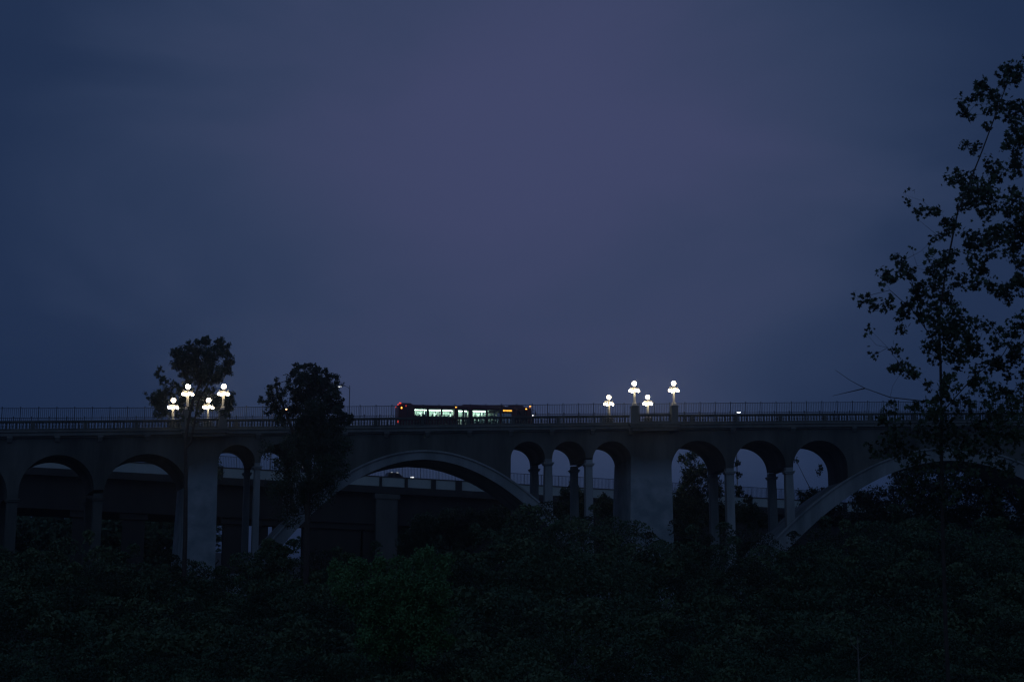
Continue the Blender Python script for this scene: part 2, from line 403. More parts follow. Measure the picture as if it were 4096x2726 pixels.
# slender columns, front and back, with a capital at the springing
def columns(s0, s1, hs, foot):
    for d0, d1 in ((0.0, 1.0), (WID - 1.0, WID)):
        m = MB(); cm = (s0 + s1) / 2; wd = (s1 - s0) / 2
        fo = foot if foot is not None else HB
        m.hexa([W(cm - wd * 1.15, d0 - 0.02, fo), W(cm + wd * 1.15, d0 - 0.02, fo), W(cm + wd * 1.15, d1 + .02, fo), W(cm - wd * 1.15, d1 + .02, fo)],
               [W(cm - wd * 0.97, d0 + .02, hs - 0.003), W(cm + wd * 0.97, d0 + .02, hs - 0.003), W(cm + wd * 0.97, d1 - .02, hs - 0.003), W(cm - wd * 0.97, d1 - .02, hs - 0.003)])
        for hh, e in ((-0.62, 0.10), (-0.48, 0.16)):
            curve_box(m, s0 - e, s1 + e, d0 - e, d1 + e, hs + hh, hs + hh + 0.12)
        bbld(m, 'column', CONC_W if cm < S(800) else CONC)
for i, j, A in ((0, 1, None), (1, 2, None), (3, 4, A1), (4, 5, A1), (6, 7, A1), (7, 8, A1), (9, 10, A2), (10, 11, A2)):
    a, b = op[i][1], op[j][0]
    foot = None
    if A is not None:
        mid = (a + b) / 2
        if A[0][0] < mid < A[-1][0]: foot = h_on(A, mid) - 0.6
    columns(a, b, (sp(i) + sp(j)) / 2, foot)
# footings carrying the arch springings
for A in (A1, A2):
    for e in (0, -1):
        s, h = A[e]; m = MB()
        m.hexa([W(s - 3, -0.6, -36), W(s + 3, -0.6, -36), W(s + 3, WID + .6, -36), W(s - 3, WID + .6, -36)],
               [W(s - 2.2, -0.3, h + .4), W(s + 2.2, -0.3, h + .4), W(s + 2.2, WID + .3, h + .4), W(s - 2.2, WID + .3, h + .4)])
        bbld(m, 'footing')
# corbels below the cornice at every column line and between
cl = [S(u, 1720) for u in (40, 230, 402, 590, 760, 860, 1033, 1194, 1380, 1545, 1709, 1877, 2043, 2206, 2370, 2520, 2684, 2931, 3171, 3416, 3650, 3890)]
for s in cl:
    m = MB()
    q = lambda d, h, e: W(s + e, d, h)
    m.hexa([W(s - .19, -0.14, H_COR - .50), W(s + .19, -0.14, H_COR - .50), W(s + .19, 0.0, H_COR - .50), W(s - .19, 0.0, H_COR - .50)],
           [W(s - .21, -0.34, H_COR - .165), W(s + .21, -0.34, H_COR - .165), W(s + .21, 0.0, H_COR - .165), W(s - .21, 0.0, H_COR - .165)])
    curve_box(m, s - .24, s + .24, -0.35, -0.142, H_COR - .16, H_COR - .003)
    bbld(m, 'corbel', CONC_M)

# balustrade, stepping forward round the two lamp bays
BAYS = [(S(745, 1640), S(888, 1640)), (S(2532, 1630), S(2690, 1630))]
BD = -0.75
for s0, s1 in BAYS:
    bay_h = MB()
    curve_box(bay_h, s0 - 0.55, s1 + 0.55, BD - 0.45, -0.44, -1.02, -0.86)
    curve_box(bay_h, s0 - 0.45, s1 + 0.45, BD - 0.32, -0.44, -1.30, -1.02)
    curve_box(bay_h, s0 - 0.25, s1 + 0.25, BD - 0.10, -0.37, -1.60, -1.30)
    bbld(bay_h, 'bay_ledge', CONC_M)
def segs():
    e = SL; out = []
    for s0, s1 in BAYS:
        out.append((e, s0 - 0.36, -0.0)); out.append((s0 + 0.36, s1 - 0.36, BD)); e = s1 + 0.36
    out.append((e, SR, -0.0)); return out
rail = MB()
for a, b, d in segs():
    curve_box(rail, a, b, d - 0.20, d + 0.14, -0.10, 0.0); curve_box(rail, a, b, d - 0.15, d + 0.09, -0.19, -0.10)
bal = bbld(rail, 'balustrade', CONC_W)
pl = MB()
for a, b, d in segs():
    curve_box(pl, a, b, d - 0.20, d + 0.14, -0.862, -0.70)
bbld(pl, 'plinth', CONC_W, bal).matrix_parent_inverse = Matrix()
for o in bal.children: pass
bp = MB(); bp.lathe([(0.075, 0), (0.075, 0.04), (0.045, 0.07), (0.062, 0.14), (0.078, 0.21), (0.070, 0.28), (0.040, 0.38), (0.036, 0.42), (0.060, 0.455), (0.070, 0.47), (0.070, 0.508)], 8)
bm_ = bpy.data.meshes.new('baluster'); bm_.from_pydata(bp.v, [], bp.f); bm_.materials.append(CONC_W)
bm_.polygons.foreach_set('use_smooth', [True] * len(bm_.polygons))
spots = []
PIT = 0.272; NEW = []
for a, b, d in segs():
    n = int((b - a) / PIT)
    for k in range(n):
        s = a + (b - a) * (k + 0.5) / n
        if d == 0.0 and abs(((s - SL) % 4.35) - 2.17) < PIT / 2:
            NEW.append(s); continue
        spots.append((s, d - 0.03))
for s in NEW:
    newel = MB(); curve_box(newel, s - .15, s + .15, -0.19, 0.12, -0.70, -0.19); bbld(newel, 'newel_post', CONC_W, bal)
vis = [q for q in spots if S(0, 1690) - .5 < q[0] < S(4096, 1690) + .5]
vis.sort(key=lambda q: W(q[0], q[1], 0).length)
chosen = vis[:100]; chs = set(chosen)
for s, d in chosen:
    o = bpy.data.objects.new('baluster', bm_); COL.objects.link(o); o.parent = bal
    o.location = W(s, d, -0.70) - bridge.location; o.rotation_euler = (0, 0, phi_of(s))
rest = MB()
for s, d in spots:
    if (s, d) in chs: continue
    p = W(s, d, -0.70); rest.add([(x + p.x, y + p.y, z + p.z) for x, y, z in bp.v], bp.f)
tag(bbld(rest, 'balusters', CONC_W, bal, smooth=True), kind='stuff')
# far balustrade: a solid-looking run on the other side of the deck
m = MB()
curve_box(m, SL, SR, WID - 0.14, WID + 0.20, -0.19, 0.0); curve_box(m, SL, SR, WID - 0.14, WID + 0.20, -0.862, -0.70)
s = SL
while s < SR:
    curve_box(m, s, s + 0.13, WID - 0.05, WID + 0.09, -0.70, -0.19, 5); s += PIT
bbld(m, 'far_parapet')
# pedestals for the lamps
PED_H = 0.80
def pedestal(s, d):
    m = MB(); e = 0.34
    curve_box(m, s - e, s + e, d - e, d + e, -0.86, PED_H - 0.14)
    curve_box(m, s - e - .05, s + e + .05, d - e - .05, d + e + .05, PED_H - 0.14, PED_H - 0.05)
    curve_box(m, s - e - .01, s + e + .01, d - e - .01, d + e + .01, PED_H - 0.05, PED_H)
    curve_box(m, s - e - .04, s + e + .04, d - e - .04, d + e + .04, -0.92, -0.78)
    bbld(m, 'pedestal', CONC_M)
FAR_OFF = (-0.22, -0.60)                  # the far pairs stand a little to the left of square
for (s0, s1), fo in zip(BAYS, FAR_OFF):
    for s in (s0, s1):
        pedestal(s, BD); pedestal(s + fo, WID - BD)
for s0, s1 in BAYS:
    m = MB(); curve_box(m, s0 - .55, s1 + .55, WID + 0.3, WID - BD + 0.45, -1.3, -0.90); bbld(m, 'bay_ledge')

# steel picket fences inside the balustrade
def fence(d, label, u_lo=None):
    p0 = W(0, d, 0); f = empty('picket_fence', p0, label, 'fence', 'picket fences along the bridge deck')
    topr = MB(); curve_box(topr, SL, SR, d - .025, d + .025, 1.13, 1.17); curve_box(topr, SL, SR, d - .02, d + .02, 0.02, 0.055)
    topr.build('fence_rail', STEEL, f, base=f.location)
    s = SL; k = 0
    while s < SR:
        if S(-60, 1640) < s < S(4160, 1640):
            m = MB(); curve_box(m, s - .032, s + .032, d - .032, d + .032, -1.2, 1.25, 5); curve_box(m, s - .06, s + .06, d - .05, d + .05, 1.25, 1.275, 5)
            m.build('post', STEEL, f, base=f.location)
            m = MB()
            for q in range(1, 9):
                ss = s + q * 1.5 / 9; curve_box(m, ss - .014, ss + .014, d - .014, d + .014, -1.15, 1.13 + (.07 if q % 2 else 0.0), 5)
            m.build('picket_panel', STEEL, f, base=f.location)
        s += 1.5
    return f
fence(0.42, 'tall dark steel picket fence behind the near balustrade, in front of the bus')
fence(WID - 0.42, 'tall dark steel picket fence on the far side of the bridge deck, behind the bus')

# ------------------------------------------------------------------ globe lamps
def make_lamp():
    root = empty('street_lamp', (0, 0, 0), 'x', 'street lamp', 'five-globe lamps on the bridge')
    m = MB()
    m.box(-.25, .25, -.25, .25, 0, .07); m.box(-.20, .20, -.20, .20, .07, .26)
    m.lathe([(.20, .26), (.17, .30), (.13, .37), (.145, .39), (.145, .42), (.12, .44)], 8)
    m.build('base', IRON, root)
    m = MB(); m.lathe([(.125, .44), (.12, .50), (.105, 1.3), (.10, 1.72), (.13, 1.75), (.13, 1.80), (.085, 1.86), (.07, 1.97), (.11, 2.02), (.12, 2.05)], 8)
    m.build('column', IRON, root)
    for k in range(4):
        a = math.radians(12 + 90 * k); c, s_ = math.cos(a), math.sin(a)
        m = MB(); P = lambda r, z: (r * c, r * s_, z)
        m.tube([P(.08, 1.70), P(.22, 1.80), P(.42, 1.80), P(.47, 1.83)], [.045, .04, .035, .025], 6)
        m.tube([P(.09, 1.62), P(.25, 1.68), P(.40, 1.78)], [.03, .022, .02], 6)
        m.tube([P(.42, 1.80), P(.42, 1.90), P(.42, 1.95)], [.028, .035, .008], 6)
        m.tube([P(.42, 1.80), P(.42, 1.68)], [.05, .08], 8)
        arm = m.build('arm', IRON, root)
        g = MB(); r0 = .138
        g.lathe([(max(.01, r0 * math.sin(math.pi * i / 10)), 1.535 - r0 * math.cos(math.pi * i / 10)) for i in range(11)], 14, P(.43, 0))
        g.build('globe', GLOBE, arm, smooth=True)
    g = MB(); r0 = .225
    g.lathe([(max(.01, r0 * math.sin(math.pi * i / 12)), 2.28 - r0 * math.cos(math.pi * i / 12)) for i in range(13)], 18)
    g.build('top_globe', GLOBE, root, smooth=True)
    return root
def copy_tree(o, parent=None):
    c = o.copy(); COL.objects.link(c); c.parent = parent
    for ch in o.children: copy_tree(ch, c)
    return c
lamp0 = make_lamp()
side = ['left', 'right']
first = True
for bi, (s0, s1) in enumerate(BAYS):
    for si, s in enumerate((s0, s1)):
        for d, where in ((BD, 'near'), (WID - BD, 'far')):
            o = lamp0 if first else copy_tree(lamp0)
            first = False
            o.location = W(s + (FAR_OFF[bi] if where == 'far' else 0), d, PED_H - (.06 if bi == 0 else 0)); o.rotation_euler = (0, 0, phi_of(s)); o.scale = (1, 1, .955)
            place = ('amid the tall leafy tree' if bi == 0 else 'right of the bus')
            o['label'] = '%s lit lamp of the two %s %s' % (side[si], 'standing higher' if where == 'near' else 'lower and farther', place)

# ------------------------------------------------------------------ the bus
BUS_S = 0.5 * (px2s(1594, 1650, 4)[0] + px2s(2128, 1650, 4)[0]); BL = (px2s(2128, 1650, 4)[0] - px2s(1594, 1650, 4)[0]) * 1.02
bl = W(BUS_S, 3.6 + 1.28, -1.22)
bus = empty('bus', bl, 'long dark red city bus with lit windows and amber side sign crossing the bridge', 'bus', rz=phi_of(BUS_S))
K = BL / 2035.0
def bx(x): return (x - 1182.5) * K
HW = 1.28; TOP = 2.92
wins = [(400, 585, 1.60), (613, 795, 1.60), (818, 1005, 1.60), (1278, 1478, 1.02), (1505, 1695, 1.02), (1722, 1885, 1.10)]
doors = [(1055, 1222, 0.34), (1950, 2110, 0.34)]
WT = 2.40
m = MB()
# near side wall built round its openings
opens = sorted([(bx(a), bx(b), z) for a, b, z in wins] + [(bx(a), bx(b), z) for a, b, z in doors])
x = -BL / 2
for a, b, z in opens:
    m.box(x, a, -HW, -HW + .06, 0.34, WT); m.box(a, b, -HW, -HW + .06, 0.30, z) if z > .4 else None
    x = b
m.box(x, BL / 2 - .1, -HW, -HW + .06, 0.34, WT)
m.box(-BL / 2, BL / 2 - .12, -HW, -HW + .06, WT, 2.62)
# far wall with its own windows
x = -BL / 2
for a, b, z in [(bx(400), bx(585), 1.5), (bx(613), bx(795), 1.5), (bx(818), bx(1005), 1.5), (bx(1055), bx(1250), 1.1), (bx(1278), bx(1478), 1.1), (bx(1505), bx(1695), 1.1), (bx(1722), bx(1950), 1.1)]:
    m.box(x, a, HW - .06, HW, 0.34, WT); m.box(a, b, HW - .06, HW, 0.34, z); x = b
m.box(x, BL / 2 - .1, HW - .06, HW, 0.34, WT); m.box(-BL / 2, BL / 2 - .12, HW - .06, HW, WT, 2.62)
# rear and front, rounded roof
m.box(-BL / 2 - .04, -BL / 2 + .05, -HW + .03, HW - .03, 0.40, 2.68)
m.hexa([(BL / 2 - .12, -HW + .02, .34), (BL / 2 + .02, -HW + .2, .34), (BL / 2 + .02, HW - .2, .34), (BL / 2 - .12, HW - .02, .34)],
       [(BL / 2 - .12, -HW + .02, 1.0), (BL / 2 + .04, -HW + .2, 1.0), (BL / 2 + .04, HW - .2, 1.0), (BL / 2 - .12, HW - .02, 1.0)])
prof = [(-HW, 2.62), (-HW + .10, 2.70), (-HW + .32, 2.76), (0, 2.80), (HW - .32, 2.76), (HW - .10, 2.70), (HW, 2.62)]
vs = []; 
for xx in (-BL / 2, BL / 2 - .2):
    vs += [(xx, y, z) for y, z in prof]
n = len(prof)
m.add(vs, [(i, i + n, i + n + 1, i + 1) for i in range(n - 1)] + [tuple(range(n)), tuple(range(n, 2 * n))[::-1]])
m.box(-BL / 2 + .05, BL / 2 - .1, -HW + .06, HW - .06, 0.32, 0.40)
m.build('body', BUSRED, bus)
# roof fairing rising at both ends
m = MB()
for xa, xb, z in ((-BL / 2 + .02, bx(390), 2.90), (bx(1120), bx(1800), 2.90), (bx(1830), bx(2100), 2.95)):
    m.hexa([(xa, -1.1, 2.70), (xb, -1.1, 2.70), (xb, 1.1, 2.70), (xa, 1.1, 2.70)], [(xa + .12, -.95, z), (xb - .3, -.95, z), (xb - .3, .95, z), (xa + .12, .95, z)])
m.build('roof_fairing', BUSRED, bus)
# glazing
for a, b, z in wins:
    f = MB(); A_, B_ = bx(a), bx(b)
    for q in ((A_, A_ + .03, z, WT), (B_ - .03, B_, z, WT), (A_ + .03, B_ - .03, WT - .03, WT), (A_ + .03, B_ - .03, z, z + .03), (A_ + .03, B_ - .03, 2.14, 2.18)):
        f.box(q[0], q[1], -HW + .003, -HW + .05, q[2], q[3])
    fo = f.build('window', BLACK, bus)
    g = MB(); g.box(A_ + .03, B_ - .03, -HW + .02, -HW + .026, z + .03, WT - .03); g.build('pane', GLASS, fo)
for a, b, z in doors:
    f = MB(); A_, B_ = bx(a), bx(b); C_ = (A_ + B_) / 2
    for q in ((A_, A_ + .05, z, WT), (B_ - .05, B_, z, WT), (C_ - .11, C_ + .11, z, WT), (A_ + .05, B_ - .05, WT - .14, WT), (A_ + .05, C_ - .11, z, z + .25), (C_ + .11, B_ - .05, z, z + .25)):
        f.box(q[0], q[1], -HW + .003, -HW + .05, q[2], q[3])
    fo = f.build('door', BLACK, bus)
    g = MB(); g.box(A_ + .05, C_ - .11, -HW + .02, -HW + .026, z + .25, WT - .14); g.box(C_ + .11, B_ - .05, -HW + .02, -HW + .026, z + .25, WT - .14)
    g.build('pane', GLASS, fo)
g = MB(); g.hexa([(BL / 2 - .10, -HW + .1, 1.0), (BL / 2 + .03, -HW + .25, 1.0), (BL / 2 + .03, HW - .25, 1.0), (BL / 2 - .10, HW - .1, 1.0)],
                 [(BL / 2 - .22, -HW + .1, 2.72), (BL / 2 - .16, -HW + .25, 2.72), (BL / 2 - .16, HW - .25, 2.72), (BL / 2 - .22, HW - .1, 2.72)])
g.build('windscreen', BLACK, bus)
# saloon
m = MB(); m.box(bx(385), bx(1780), -HW + .07, HW - .07, 2.50, 2.56)
for a in (590, 800, 1030, 1265, 1490, 1710): m.box(bx(a) - .10, bx(a) + .10, HW - .10, HW - .065, .5, 2.5)
m.box(bx(385), bx(395), -HW + .07, HW - .07, .5, 2.5)
m.box(bx(400), bx(1780), HW - .16, HW - .065, 0.5, 1.45)
m.build('saloon_lining', INTW, bus)
for a, b, z in [(400, 585, 1.5), (613, 795, 1.5), (818, 1005, 1.5), (1055, 1250, 1.1), (1278, 1478, 1.1), (1505, 1695, 1.1)]:
    m = MB(); m.box(bx(a) + .12, bx(b) - .12, HW - .05, HW - .03, z, WT); m.build('far_window', noisy('pale_pane', (.42, .50, .47), (.50, .58, .55), 6, .5), bus)  # far panes made pale and opaque so the saloon looks brightly lit
m = MB()
for a, b in ((405, 1020), (1060, 1240), (1285, 1560)):
    m.box(bx(a), bx(b), HW - .42, HW - .28, 2.44, 2.495); m.box(bx(a), bx(b), -HW + .34, -HW + .48, 2.44, 2.495)
m.build('ceiling_light', STRIP, bus)
m = MB()
for a in (520, 745, 975, 1320, 1410): m.box(bx(a), bx(a + 34), HW - .20, HW - .17, 1.2, 2.2)
m.build('light_panel', emis('glowing_panel', (0.75, 1.0, 0.85), 0.9), bus)  # upright panels with emission of their own
m = MB()
for i, a in enumerate(list(range(420, 1010, 62)) + list(range(1290, 1690, 66))):
    base = 0.72 if a < 1010 else 0.42
    for y0 in (-1.12, .30):
        m.box(bx(a), bx(a) + .42, y0, y0 + .82, base + .38, base + .46); m.box(bx(a), bx(a) + .09, y0, y0 + .82, base + .46, base + 1.08)
m.build('seat', SEATM, bus)
m = MB()
for a in (560, 770, 925, 1190, 1450, 1540, 1640): m.tube([(bx(a), -.45 if a % 20 else .4, .5), (bx(a), -.45 if a % 20 else .4, 2.5)], .02, 6)
m.tube([(bx(400), .5, 2.0), (bx(1690), .5, 2.0)], .018, 6)
m.build('grab_pole', BLACK, bus)
m = MB(); m.box(bx(1735), bx(1888), -HW - .03, -HW - .002, 2.22, 2.46); sg = m.build('destination_sign', BLACK, bus)
m = MB()
for a, b in ((1740, 1778), (1783, 1816), (1821, 1848), (1853, 1880)): m.box(bx(a), bx(b), -HW - .04, -HW - .032, 2.27, 2.42)
m.build('lit_characters', SIGN, sg)
def lightbox(name, mat, x0, x1, y0, y1, z0, z1):
    m = MB(); m.box(x0, x1, y0, y1, z0, z1); m.build(name, mat, bus)
RE = -BL / 2
lightbox('tail_light', REDL, RE + .02, RE + .22, -HW + .05, -HW + .18, 2.80, 2.90)
lightbox('tail_light', REDL, RE - .08, RE - .045, -HW + .1, -HW + .45, 2.66, 2.78)
lightbox('tail_light', REDL, RE - .08, RE - .045, HW - .45, HW - .2, 2.66, 2.78)
lightbox('tail_light', REDL, RE + .62, RE + .74, -HW - .03, -HW - .002, 2.52, 2.62)
lightbox('brake_light', REDL, RE - .08, RE - .045, -HW + .04, -HW + .20, 0.95, 1.15)
lightbox('brake_light', REDL, RE + .22, RE + .34, -HW - .03, -HW - .002, 1.26, 1.36)
lightbox('marker_light', AMB, RE + .20, RE + .30, -HW - .03, -HW - .002, 2.30, 2.46)
lightbox('marker_light', AMB, bx(1015), bx(1036), -HW - .03, -HW - .002, 2.53, 2.60)
lightbox('marker_light', AMB, bx(2090), bx(2112), -HW - .03, -HW - .002, 2.52, 2.60)
lightbox('marker_light', AMB, BL / 2 - .28, BL / 2 - .16, -HW + .0, -HW + .12, 2.805, 2.88)
lightbox('driver_light', emis('cab_glow', (1, .95, .8), 1.2), bx(2025), bx(2045), -HW + .2, -HW + .3, 2.05, 2.18)
lightbox('headlight', WHL, BL / 2 + .0, BL / 2 + .07, -HW + .06, -HW + .17, 1.62, 2.02)
m = MB(); m.tube([(BL / 2 - .05, -HW + .05, 2.5), (BL / 2 + .25, -HW - .15, 2.4), (BL / 2 + .28, -HW - .18, 2.0)], .025, 6); m.box(BL / 2 + .2, BL / 2 + .32, -HW - .3, -HW - .08, 1.9, 2.25); m.build('mirror', BLACK, bus)
for x0 in (bx(420), bx(1800)):
    for y0, y1 in ((-HW - .01, -HW + .28), (HW - .28, HW + .01)):
        m = MB(); m.tube([(x0, y0, .49), (x0, y1, .49)], .49, 20); wh = m.build('wheel', RUBBER, bus)
        m = MB(); yy = y0 - .01 if y0 < 0 else y1 + .01; m.tube([(x0, yy, .49), (x0, (y0 + y1) / 2, .49)], .27, 16); m.build('rim', GALV, wh)

# ------------------------------------------------------------------ freeway bridge behind
FA, FB = at(0, 1861, 172), at(3400, 2046, 206)
def FW(t, n=0.0, h=0.0):         # t: 0 at left picture edge .. 1; n: behind; h above band foot
    p = FA + (FB - FA) * t; dr = (FB - FA); nv = Vector((-dr.y, dr.x, 0)).normalized()
    return Vector((p.x + nv.x * n, p.y + nv.y * n, p.z + h))
FB_LEN = (FB - FA).length
def t_of_u(u):
    lo, hi = -0.6, 1.8
    for _ in range(40):
        mi = (lo + hi) / 2; q = FW(mi); uu = project([tuple(q)])[0][0]
        if uu < u: lo = mi
        else: hi = mi
    return lo
fwy = empty('freeway_bridge', FW(0.4, 0, -32), 'long pale freeway viaduct crossing low behind the old arch bridge', 'bridge')
def fbox(mb, t0, t1, n0, n1, h0, h1):
    mb.hexa([FW(t0, n0, h0), FW(t1, n0, h0), FW(t1, n1, h0), FW(t0, n1, h0)], [FW(t0, n0, h1), FW(t1, n0, h1), FW(t1, n1, h1), FW(t0, n1, h1)])
def fb(mb, nm, mat, par=None): return mb.build(nm, mat, par or fwy, base=fwy.location)
T0, T1 = -0.5, 1.6
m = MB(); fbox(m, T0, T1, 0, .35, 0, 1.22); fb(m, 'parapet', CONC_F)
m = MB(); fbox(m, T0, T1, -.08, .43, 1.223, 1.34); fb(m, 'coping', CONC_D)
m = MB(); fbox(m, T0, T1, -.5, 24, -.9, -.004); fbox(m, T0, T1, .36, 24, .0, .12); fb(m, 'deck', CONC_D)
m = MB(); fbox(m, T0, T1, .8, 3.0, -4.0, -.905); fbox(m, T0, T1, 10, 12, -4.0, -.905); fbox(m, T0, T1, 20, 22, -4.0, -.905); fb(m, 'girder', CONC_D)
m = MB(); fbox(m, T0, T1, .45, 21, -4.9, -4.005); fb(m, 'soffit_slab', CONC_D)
for u, hw in ((100, 8), (300, 8), (415, 6), (886, 5), (1522, 5), (1624, 6), (1733, 10), (1834, 13), (2310, 8), (2620, 9), (3000, 9), (3380, 9)):
    t = t_of_u(u); dt = hw * 190 / F / FB_LEN
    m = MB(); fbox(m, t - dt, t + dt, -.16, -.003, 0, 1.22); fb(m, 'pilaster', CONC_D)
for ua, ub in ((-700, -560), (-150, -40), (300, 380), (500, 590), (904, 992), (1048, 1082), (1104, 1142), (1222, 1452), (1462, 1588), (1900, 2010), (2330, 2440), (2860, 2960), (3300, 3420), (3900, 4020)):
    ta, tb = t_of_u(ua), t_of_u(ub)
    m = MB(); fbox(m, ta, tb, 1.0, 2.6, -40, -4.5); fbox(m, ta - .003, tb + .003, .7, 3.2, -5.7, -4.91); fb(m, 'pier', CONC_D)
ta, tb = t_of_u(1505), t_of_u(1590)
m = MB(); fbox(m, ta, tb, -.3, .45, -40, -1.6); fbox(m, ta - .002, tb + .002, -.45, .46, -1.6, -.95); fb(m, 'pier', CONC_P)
# mesh fence on the parapet
m = MB(); t = T0 * 0.3
while t < 1.25:
    fbox(m, t - .0003, t + .0003, .15, .21, 1.342, 2.75); t += 2.4 / FB_LEN
fbox(m, T0 * .3, 1.25, .16, .20, 2.70, 2.76)
fn = empty('mesh_fence', FW(0.4, .18, 1.34), 'fine upright bar fence on top of the freeway parapet, seen under the arches', 'fence')
fr_ = m.build('fence_frame', STEEL, fn, base=fn.location)
m = MB(); t = T0 * .3
while t < 1.25:
    fbox(m, t - .00016, t + .00016, .16, .20, 1.342, 2.70); t += 0.2 / FB_LEN
m.build('bars', STEEL, fn, base=fn.location)

# freeway street lamps
def cobra(u_pole, u_head, v_head, matl, label, n=3.0):
    t = t_of_u(u_pole); b = FW(t, n, .12); Y = b.y
    o = empty('street_lamp', b, label, 'street lamp', 'tall single-arm lamps along the freeway')
    hd = at(u_head, v_head, Y) - b
    sgn = 1 if hd.x > 0 else -1
    m = MB(); m.tube([(0, 0, 0), (0, 0, hd.z * .6), (0, 0, hd.z + .15)], [.11, .09, .06], 8); m.build('pole', GALV, o)
    m = MB(); m.tube([(0, 0, hd.z - .25), (hd.x * .4, 0, hd.z + .12), (hd.x - sgn * .3, 0, hd.z + .10)], [.05, .045, .04], 6); m.build('arm', GALV, o)
    m = MB(); m.lathe([(.02, .18), (.18, .15), (.29, .06), (.28, .04)], 12, (0, 0, 0)); m.v = [(x * 1.3 + hd.x, y * .6, z + hd.z) for x, y, z in m.v]
    h_ = m.build('lamp_head', GALV, o)
    m = MB(); m.lathe([(.02, -.07), (.14, -.05), (.23, .0), (.25, .045)], 12); m.v = [(x * 1.25 + hd.x, y * .6, z + hd.z) for x, y, z in m.v]
    m.build('lens', matl, h_, smooth=True)
cobra(1093, 1140, 1636, SOD, 'street lamp with orange light, shining through the leaves of the round tree')
cobra(1408, 1357, 1546, LED_D, 'tall pale lamp pole with small white light at the right edge of the round tree')
cobra(2990, 2955, 1649, LED, 'lamp with flat white light just above the balustrade, right of the globe lamps')
# a lit post low under the right-hand arch
pb = at(3884, 1935, 175)
o = empty('lamp_post', (pb.x, pb.y, pb.z - 6), 'short upright white light glimpsed under the right-hand arch among leaves', 'lamp post')
m = MB(); m.tube([(0, 0, 0), (0, 0, 6)], .06, 8); m.build('pole', GALV, o)
m = MB(); m.tube([(0, 0, 6.0), (0, 0, 7.0)], .05, 8); m.build('light_tube', emis('dim_tube', (.9, .9, .85), .25), o)
# vehicles on the freeway
def car(u, label):
    t = t_of_u(u); b = FW(t, 2.0, .125); d_ = (FB - FA); ang_ = math.atan2(d_.y, d_.x)
    o = empty('pickup_truck', b, label, 'truck', 'vehicles on the freeway', rz=ang_)
    m = MB(); pr = [(-2.6, .45), (2.6, .45), (2.65, 1.0), (2.5, 1.22), (1.3, 1.28), (.6, 1.85), (-.7, 1.88), (-.9, 1.28), (-2.6, 1.25)]
    n = len(pr); vs = [(x, -.95, z) for x, z in pr] + [(x, .95, z) for x, z in pr]
    m.add(vs, [tuple(range(n)), tuple(range(n, 2 * n))[::-1]] + [(i, i + n, (i + 1) % n + n, (i + 1) % n) for i in range(n)])
    m.build('body', CARP, o)
    m = MB(); m.add([(.05, -.96, 1.32), (1.05, -.96, 1.32), (.55, -.96, 1.76), (.05, -.96, 1.78)], [(0, 1, 2, 3)]); m.add([(-.75, -.96, 1.32), (-.05, -.96, 1.32), (-.05, -.96, 1.78), (-.62, -.96, 1.8)], [(0, 1, 2, 3)]); m.build('window', BLACK, o)
    for x0 in (-1.7, 1.75):
        for y0 in (-.97, .72):
            m = MB(); m.tube([(x0, y0, .38), (x0, y0 + .25, .38)], .38, 16); m.build('wheel', RUBBER, o)
    for y0 in (-.99, .62):
        m = MB(); m.box(2.30, 2.68, y0, y0 + .3, 1.235, 1.36); m.build('headlight', emis('truck_headlamp', (.95, .97, 1), 1.5), o)
    m = MB(); m.box(.3, .62, -.98, -.9, 1.80, 1.9); m.box(-.45, -.15, -.98, -.9, 1.84, 1.92); m.build('roof_light', emis('truck_roof_lamp', (.95, .97, 1), .3), o)
car(1196, 'truck with white lights on the freeway, half hidden by the round tree')
car(1582, 'truck with white lights on the freeway, seen below the main arch')

# ------------------------------------------------------------------ foliage
STAR = np.array([(0, -.5), (.16, -.18), (.5, -.12), (.26, .1), (.30, .42), (.02, .24), (-.30, .44), (-.24, .1), (-.5, -.10), (-.15, -.2)])
DIA = np.array([(0, -.5), (.30, -.05), (0, .5), (-.30, .05)])
def leaves(name, P, size, mat, parent=None, base=None, shape=DIA, kind=None, seed=1):
    r = np.random.default_rng(seed); n = len(P); k = len(shape)
    a = r.normal(size=(n, 3)); a /= np.linalg.norm(a, axis=1)[:, None]
    b = r.normal(size=(n, 3)); b -= (b * a).sum(1)[:, None] * a; b /= np.linalg.norm(b, axis=1)[:, None]
    sz = size * r.uniform(.6, 1.35, n)
    V = P[:, None, :] + sz[:, None, None] * (shape[None, :, 0, None] * a[:, None, :] + shape[None, :, 1, None] * b[:, None, :])
    V = V.reshape(-1, 3)
    if base is not None: V = V - np.array(base)
    me = bpy.data.meshes.new(name)
    me.vertices.add(n * k); me.vertices.foreach_set('co', V.astype(np.float32).ravel())
    me.loops.add(n * k); me.loops.foreach_set('vertex_index', np.arange(n * k, dtype=np.int32))
    me.polygons.add(n); me.polygons.foreach_set('loop_start', (np.arange(n) * k).astype(np.int32))
    me.update(calc_edges=True); me.materials.append(mat)
    o = bpy.data.objects.new(name, me); COL.objects.link(o)
    if parent: o.parent = parent
    elif base is not None: o.location = base
    if kind: o['kind'] = kind
    return o
